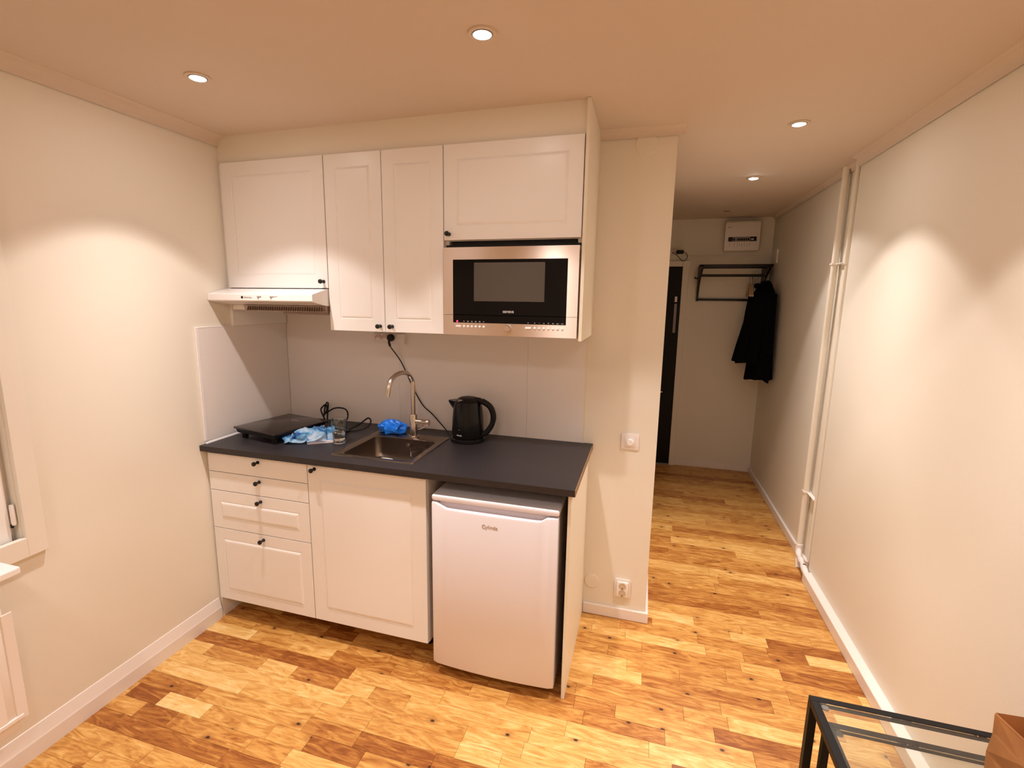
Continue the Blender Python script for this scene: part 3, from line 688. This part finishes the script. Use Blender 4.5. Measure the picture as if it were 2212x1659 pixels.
# ------------------------------------------------------------------ pipes on the right wall
px_, py_ = XR-.028, .905
t = thing('heating_pipe', 'thick white painted heating pipe in front of the right wall corner', 'pipe', (px_, py_, 0))
obj('pipe', tube([(px_, py_, .10), (px_, py_, H)], .0165, 20, 0), WALL, t, True)
obj('coupling', lathe([(.0175, 0), (.021, .003), (.021, .04), (.0175, .043)], (px_, py_, .075), n=24), TRIM, t, True)
obj('foot_pipe', tube([(px_-.01, py_-.02, .085), (px_-.018, py_-.06, .05), (px_-.020, py_-.085, .0)], .0135, 16, 5), TRIM, t, True)
for z in (1.80, .455): obj('pipe_clip', multi(((px_-.019, py_-.020, z-.006), (XR, py_+.020, z+.006)), ((px_+.0, .765, z-.003), (XR-.005, py_, z+.003)), bev=.002), TRIM, t)
t = thing('heating_pipe', 'thinner white painted heating pipe nearest the wall corner', 'pipe', (XR-.012, .765, 0))
obj('pipe', tube([(XR-.014, .765, .08), (XR-.014, .765, 1.79)], .0085, 16, 0), WALL, t, True)
obj('upper_sleeve', tube([(XR-.017, .765, 1.79), (XR-.017, .765, H)], .0125, 16, 0), WALL, t, True)
t = thing('pipe_valve', 'small white valve with black nuts where pipes enter the trunking', 'valve', (2.93, .78, .06))
obj('valve_body', tube([(px_-.004, py_-.02, .085), (2.935, .84, .075), (2.935, .79, .066), (2.932, .74, .062), (2.932, .655, .040)], lambda q: .011+.007*abs(math.sin(q*9)), 16, 6), PLASW, t, True)
obj('nut', lathe([(.013, 0), (.013, .006)], (2.938, .80, .068), 'y', 6), BLK, t)
obj('nut', lathe([(.013, 0), (.013, .008)], (2.934, .725, .064), 'y', 6), BLK, t)

# ------------------------------------------------------------------ hall: door, fuse box, sockets, rack, coat
dr = struct('door_1', B((1.36, D-.022, .006), (2.256, D-.002, 1.897)), DOORM)
obj('door_casing', multi(((2.256, D-.03, 0), (2.312, D, 1.946)), ((1.30, D-.03, 0), (1.36, D, 1.946)), ((1.36, D-.03, 1.897), (2.256, D, 1.946)), bev=.003), WALL, dr)
obj('door_handle', tube([(2.05, D-.024, .73), (2.05, D-.07, .73), (2.07, D-.075, .73), (2.15, D-.075, .728)], .009, 12, 4), CHROME, dr, True)
obj('lock_plate', B((2.205, D-.027, 1.29), (2.228, D-.022, 1.56), .001, 1), GREYP, dr)
obj('lock_tab', B((2.205, D-.029, 1.575), (2.226, D-.022, 1.625), .001, 1), PLASW, dr)
obj('threshold', B((1.36, D-.05, 0), (2.256, D, .012), .002, 1), GREYP, dr)
t = thing('fuse_box', 'white fuse box high on the far hall wall', 'fuse box', (2.72, D-.05, 2.02))
obj('casing', B((2.585, D-.085, 2.022), (2.855, D, 2.275), .006), PLASW, t, True)
obj('cover', B((2.578, D-.10, 2.024), (2.858, D-.083, 2.262), .006), PLASW, t, True)
obj('top_lid', B((2.582, D-.094, 2.262), (2.854, D-.002, 2.268), .001, 1), MATS['cream_strip'], t)
obj('breaker_window', B((2.605, D-.103, 2.100), (2.832, D-.0995, 2.140)), GREYP, t)
for i in range(6): obj('breaker', B((2.678+i*.0165, D-.109, 2.108), (2.690+i*.0165, D-.102, 2.126), .001, 1), BPLASM, t)
obj('rotary_switch', lathe([(.018, 0), (.018, .006), (0, .008)], (2.625, D-.102, 2.120), 'y', 18), BPLASM, t)
obj('breaker', B((2.647, D-.109, 2.106), (2.660, D-.102, 2.128), .001, 1), BPLASM, t)
obj('meter', multi(((2.780, D-.106, 2.104), (2.829, D-.102, 2.138)), ((2.60, D-.1005, 2.128), (2.60, D-.1005, 2.128))), BLK, t)
obj('meter_label', B((2.786, D-.1075, 2.112), (2.808, D-.105, 2.124)), TXT, t)
for i, x in enumerate((2.622, 2.658, 2.682, 2.70, 2.718, 2.736, 2.76, 2.778)): obj('written_mark', B((x, D-.1012, 2.058+.004*(i % 2)), (x+.0025, D-.0995, 2.085+.004*(i % 3))), GTXT, t)
for x in (2.604, 2.622): obj('seal', lathe([(.005, 0), (.005, .001), (0, .001)], (x, D-.1005, 2.222), 'y', 12), GREYP, t)
t = thing('hall_socket', 'white socket block above the dark hall door', 'socket', (2.17, D-.02, 2.01))
obj('housing', B((2.08, D-.035, 2.0), (2.225, D, 2.045), .004), PLASW, t, True)
for x in (2.12, 2.165): obj('socket', lathe([(.015, 0), (.015, .001), (0, .001)], (x, D-.0355, 2.022), 'y', 18), MATS['socket_shade'], t)
t = thing('hall_adapter', 'black plug adapter with thin looped cable above the dark door', 'adapter', (2.22, D-.06, 2.02))
obj('block', B((2.188, D-.09, 2.006), (2.25, D-.036, 2.038), .006), BPLASM, t, True)
obj('cable', tube([(2.245, D-.06, 2.025), (2.275, D-.05, 2.01), (2.285, D-.045, 1.975), (2.262, D-.045, 1.945), (2.235, D-.045, 1.955), (2.19, D-.045, 2.0), (2.15, D-.05, 2.02)], .0028, 6, 6), BPLASM, t, True)
# hat and coat rack
rx0, rx1 = 2.402, 2.915; RK = mat('rack_wood', (.012, .007, .006), .45)
t = thing('hat_rack', 'black wall-mounted coat rack with three rails below the fuse box', 'coat rack', (2.66, D-.15, 1.6))
for x in (rx0-.012, rx1):
    br = obj('bracket', prism([(D-.03, 1.585), (D, 1.585), (D, 1.90), (D-.05, 1.895), (D-.12, 1.885), (D-.30, 1.895), (D-.30, 1.868), (D-.22, 1.83), (D-.16, 1.80), (D-.11, 1.77), (D-.07, 1.73), (D-.03, 1.66)], 'x', x, x+.018), RK, t)
obj('front_rail', multi(((rx0-.03, D-.30, 1.872), (rx1+.03, D-.262, 1.896)), bev=.005), RK, t, True)
obj('shelf_rail', multi(((rx0, D-.17, 1.868), (rx1, D-.145, 1.882)), bev=.004), RK, t, True)
obj('hanging_rod', tube([(rx0, D-.20, 1.807), (rx1, D-.20, 1.807)], .0115, 14, 0), RK, t, True)
obj('wall_rail', multi(((rx0-.01, D-.03, 1.590), (rx1, D-.008, 1.610)), bev=.004), RK, t, True)
obj('side_hook', tube([(rx0-.012, D-.05, 1.79), (rx0-.035, D-.06, 1.788), (rx0-.042, D-.065, 1.80)], .006, 10, 3), RK, t, True)
def hanger(x, rot, label):
    yc = D-.20
    t = thing('coat_hanger', label, 'hanger', (x, yc, 1.807), 'empty wooden hangers on the hall rack')
    M = Matrix.Translation((x, yc, 0)) @ Matrix.Rotation(rot, 4, 'Z')
    def T(p): return tuple(M @ Vector(p))
    obj('hook', tube([T((0, -.012, 1.815)), T((0, 0, 1.8215)), T((0, .014, 1.812)), T((0, .012, 1.79)), T((0, 0, 1.77)), T((0, 0, 1.735))], .0022, 8, 5), CHROME, t, True)
    obj('shoulders', tube([T((0, -.20, 1.635)), T((0, -.12, 1.69)), T((0, -.04, 1.728)), T((0, 0, 1.735)), T((0, .04, 1.728)), T((0, .12, 1.69)), T((0, .20, 1.635))], lambda q: (.008, .011), 10, 5), WOODH, t, True)
hanger(2.792, -.10, 'left of the two empty wooden hangers on the hall rack')
hanger(2.812, -.12, 'right of the two empty wooden hangers, next to the black coat')
def garment(cx, cy, ztop_, zbot, wtop, wbot, dtop, dbot, rot, seed, name, label, dx):
    t = thing(name, label, 'coat', (cx, cy, zbot)); ls = []
    n = 64; K = 30
    for k_ in range(K+1):
        q = k_/K; z = ztop_+(zbot-ztop_)*q; sh = math.sin(min(1, q/.16)*PI/2)**.8
        w_ = (.05+(wtop-.05)*sh) if q < .16 else wtop+(wbot-wtop)*(q-.16)/.84
        dd = (.045+(dtop-.045)*sh) if q < .16 else dtop+(dbot-dtop)*(q-.16)/.84
        ring = []; ox = cx+dx*q
        for i in range(n):
            a = 2*PI*i/n; fo = 1+(.03+.09*q)*math.sin(a*7+seed+2*noise.noise(Vector((seed, q*2, 0))))*q**.5
            x = math.cos(a)*w_/2*fo; y_ = math.sin(a)*dd/2*(1+(.22*q)*math.sin(a*9+seed*2))
            drop = (.05*max(0, -math.cos(a)) + .012*math.sin(a*5+seed))*max(0, q-.8)/.2
            zz = z-drop-(abs(x)*.35 if q < .2 else 0)*(1-q/.2)
            ring.append((ox+x*math.cos(rot)-y_*math.sin(rot), cy+x*math.sin(rot)+y_*math.cos(rot), zz))
        ls.append(ring)
    bm = loops(ls, False); bm.verts.ensure_lookup_table(); bm.faces.new([v for v in bm.verts][:n]); bm.faces.new([v for v in bm.verts][-n:])
    obj('cloth', bm, COATM, t, 'all')
    M = Matrix.Translation((cx, cy, 0)) @ Matrix.Rotation(rot, 4, 'Z')
    def T(p): return tuple(M @ Vector(p))
    obj('collar', tube([T((-.04, .015, ztop_-.03)), T((-.045, -.02, ztop_+.005)), T((0, -.035, ztop_-.02)), T((.045, -.02, ztop_+.005)), T((.04, .015, ztop_-.03))], lambda q: (.010, .020), 10, 5), COATM, t, True)
    for s_ in (-1, 1):
        obj('sleeve', tube([T((s_*wtop*.34, -.01, ztop_-.10)), T((s_*wtop*.42, -.02, ztop_-.25)), T((s_*wtop*.44, -.03, ztop_-.42)), T((s_*wtop*.43, -.03, ztop_-.58))], lambda q: (.045-.012*q, .038-.01*q), 14, 6), COATM, t, True)
    obj('hanger_hook', tube([T((0, 0, ztop_-.01)), (cx, D-.20, 1.76), (cx, D-.20, 1.785), (cx, D-.186, 1.812), (cx, D-.20, 1.8215), (cx, D-.213, 1.812)], .0022, 8, 5), CHROME, t, True)
garment(2.905, 2.235, 1.745, .955, .40, .46, .075, .15, -1.46, 1.3, 'long_coat', 'long black coat hanging from the right end of the hall rack', -.01)
garment(2.858, 2.24, 1.725, 1.10, .34, .44, .07, .18, -1.38, 4.1, 'black_jacket', 'shorter black jacket hanging left of the long coat', -.045)

# ------------------------------------------------------------------ side tables and paper bag (bottom right)
def side_table(x0, x1, y0, y1, zt, w_, label):
    t = thing('nesting_table', label, 'table', ((x0+x1)/2, (y0+y1)/2, 0), 'black nesting side tables')
    for x in (x0, x1-w_):
        for y in (y0, y1-w_): obj('leg', B((x, y, 0), (x+w_, y+w_, zt-w_)), BLK, t)
    obj('top_rail', B((x0, y1-w_, zt-w_), (x1, y1, zt), .001, 1), BLK, t); obj('top_rail', B((x0, y0, zt-w_), (x1, y0+w_, zt), .001, 1), BLK, t)
    obj('top_rail', B((x0, y0+w_, zt-w_), (x0+w_, y1-w_, zt), .001, 1), BLK, t); obj('top_rail', B((x1-w_, y0+w_, zt-w_), (x1, y1-w_, zt), .001, 1), BLK, t)
    obj('glass_plate', B((x0+w_+.0005, y0+w_+.0005, zt-.007), (x1-w_-.0005, y1-w_-.0005, zt-.001)), mat('thin_glass', (.90, .93, .91), .0, trans=1, ior=1.45), t)
    for x, y in ((x0+w_+.012, y1-w_-.012), (x1-w_-.012, y1-w_-.012)): obj('glass_pad', lathe([(.009, 0), (.009, .004)], (x, y, zt-.0115), n=16), GREYP, t)
    return t
side_table(2.461, 2.936, -1.42, -.926, .50, .020, 'black metal side table with glass top at bottom right')
side_table(2.492, 2.893, -1.40, -.958, .452, .018, 'smaller black table nested under the glass topped one')
t = thing('paper_bag', 'open brown paper bag standing on the glass side table', 'bag', (2.87, -1.12, .5))
def bag():
    bm = bmesh.new(); x0, x1, y0, y1 = 2.797, 2.945, -1.23, -1.05; R1 = []
    for z, s in ((.5005, 0), (.55, .002), (.60, -.001), (.652, .001)):
        R1.append([(x0-s, y0-s, z), ((x0+x1)/2, y0+s*2, z), (x1+s*.2, y0-s, z), (x1+s*.2, (y0+y1)/2, z), (x1, y1+s, z+.01), ((x0+x1)/2, y1-s*2, z), (x0-s, y1+s, z-.006), (x0+s*3+.006, (y0+y1)/2, z)])
    inner = [[(2.871+(p[0]-2.871)*.985, -1.14+(p[1]+1.14)*.985, p[2]+(.004 if k_ == 3 else 0)) for p in R1[k_]] for k_ in (3, 2, 1)] + [[(2.871+(p[0]-2.871)*.985, -1.14+(p[1]+1.14)*.985, .504) for p in R1[0]]]
    R1b = [[tuple(p) for p in r] for r in R1]
    bm = loops(R1b+inner, True); bm.verts.ensure_lookup_table(); bm.faces.new(bm.verts[:8]); return bm
obj('paper', bag(), KRAFT, t)
obj('folded_flap', prism([(2.80, .58), (2.83, .625), (2.86, .60), (2.85, .55), (2.81, .53)], 'y', -1.236, -1.2325), KRAFT, t)

# ------------------------------------------------------------------ downlights
names = ['recessed downlight above the range hood, leftmost on the ceiling', 'recessed downlight with a bulging bulb at the top centre of the ceiling', 'recessed downlight at the right of the room, behind the column line',
         'recessed downlight nearest the hall entrance at the right', 'small recessed downlight deeper in the hall', 'unlit recessed downlight at the dark hall end',
         'added fill panel lamp behind the viewer, left', 'added fill panel lamp behind the viewer, centre', 'added fill panel lamp behind the viewer, right', 'added fill panel lamp behind the viewer, near the rear wall']
names[2] = 'recessed downlight just outside the upper right of the view'
for i, (x, y, ta, tb, pw, lit) in enumerate(LAMPS):
    t = thing('ceiling_downlight', names[i], 'lamp', (x, y, H), 'recessed ceiling downlights')
    obj('ring', lathe([(.041, -.0004), (.0405, -.004), (.036, -.0055), (.029, -.004), (.029, -.0004)], (x, y, H), n=40, close=False), mat('ring_paint', (.7, .58, .44), .4), t, True)
    obj('gimbal', lathe([(.029, -.0006), (.028, -.006), (.0255, -.006), (.0255, -.0006)], (x, y, H), n=36, close=False), GREYP, t, True)
    if y < -2:   # unseen round panel lamps, added behind the viewer to fill the room
        obj('fill_diffuser', lathe([(.175, -.0005), (.175, -.010), (.03, -.012)], (x, y, H), n=40, close=False), HOODW, t, True)
    bm = lathe([(.0255, -.0006), (.0252, -.005), (.020, -.008), (.010, -.0095), (0, -.010)], (x, y, H), n=30, close=False)
    obj('bulb', bm, BULB if lit else GREYP, t, True)
    if lit:
        ld = bpy.data.lights.new('spot', 'SPOT'); ld.energy = LAMP_W*pw; ld.color = LAMP_COL; ld.spot_size = math.radians(LAMP_CONE); ld.spot_blend = .02; ld.shadow_soft_size = .02
        lo = bpy.data.objects.new('spot_light', ld); COL.objects.link(lo); lo.parent = t; lo.matrix_parent_inverse = Matrix.Identity(4)
        lo.location = (0, 0, -.014); lo.rotation_euler = (ta, tb, 0)
        ld.use_nodes = True; nt = ld.node_tree; em = nt.nodes['Emission']; ge = nt.nodes.new('ShaderNodeNewGeometry')
        dt = nt.nodes.new('ShaderNodeVectorMath'); dt.operation = 'DOT_PRODUCT'; dt.inputs[1].default_value = Matrix.Rotation(ta, 3, 'X') @ Vector((0, 0, 1))
        ab = nt.nodes.new('ShaderNodeMath'); ab.operation = 'ABSOLUTE'; ac = nt.nodes.new('ShaderNodeMath'); ac.operation = 'ARCCOSINE'
        sc_ = nt.nodes.new('ShaderNodeMath'); sc_.operation = 'MULTIPLY'; sc_.inputs[1].default_value = 180/PI/60
        rp = nt.nodes.new('ShaderNodeValToRGB'); els = rp.color_ramp.elements
        for _ in range(len(BEAM)-2): els.new(.5)
        for e_, (dg, iv) in zip(els, BEAM): e_.position = dg/60; e_.color = (iv, iv, iv, 1)
        for a_, b_ in ((ge.outputs['Incoming'], dt.inputs[0]), (dt.outputs['Value'], ab.inputs[0]), (ab.outputs[0], ac.inputs[0]), (ac.outputs[0], sc_.inputs[0]), (sc_.outputs[0], rp.inputs[0]), (rp.outputs[0], em.inputs['Strength'])): nt.links.new(a_, b_)
        ad = bpy.data.lights.new('bulb_face', 'AREA'); ad.shape = 'DISK'; ad.size = .34 if y < -2 else .04; ad.energy = SPILL_W*pw*(.35 if ta else 1)*(7.5 if y < -2 else 1); ad.color = LAMP_COL
        ao = bpy.data.objects.new('bulb_face', ad); COL.objects.link(ao); ao.parent = t; ao.matrix_parent_inverse = Matrix.Identity(4)
        ao.location = (0, 0, -.0125); ao.rotation_euler = (ta, tb, 0)
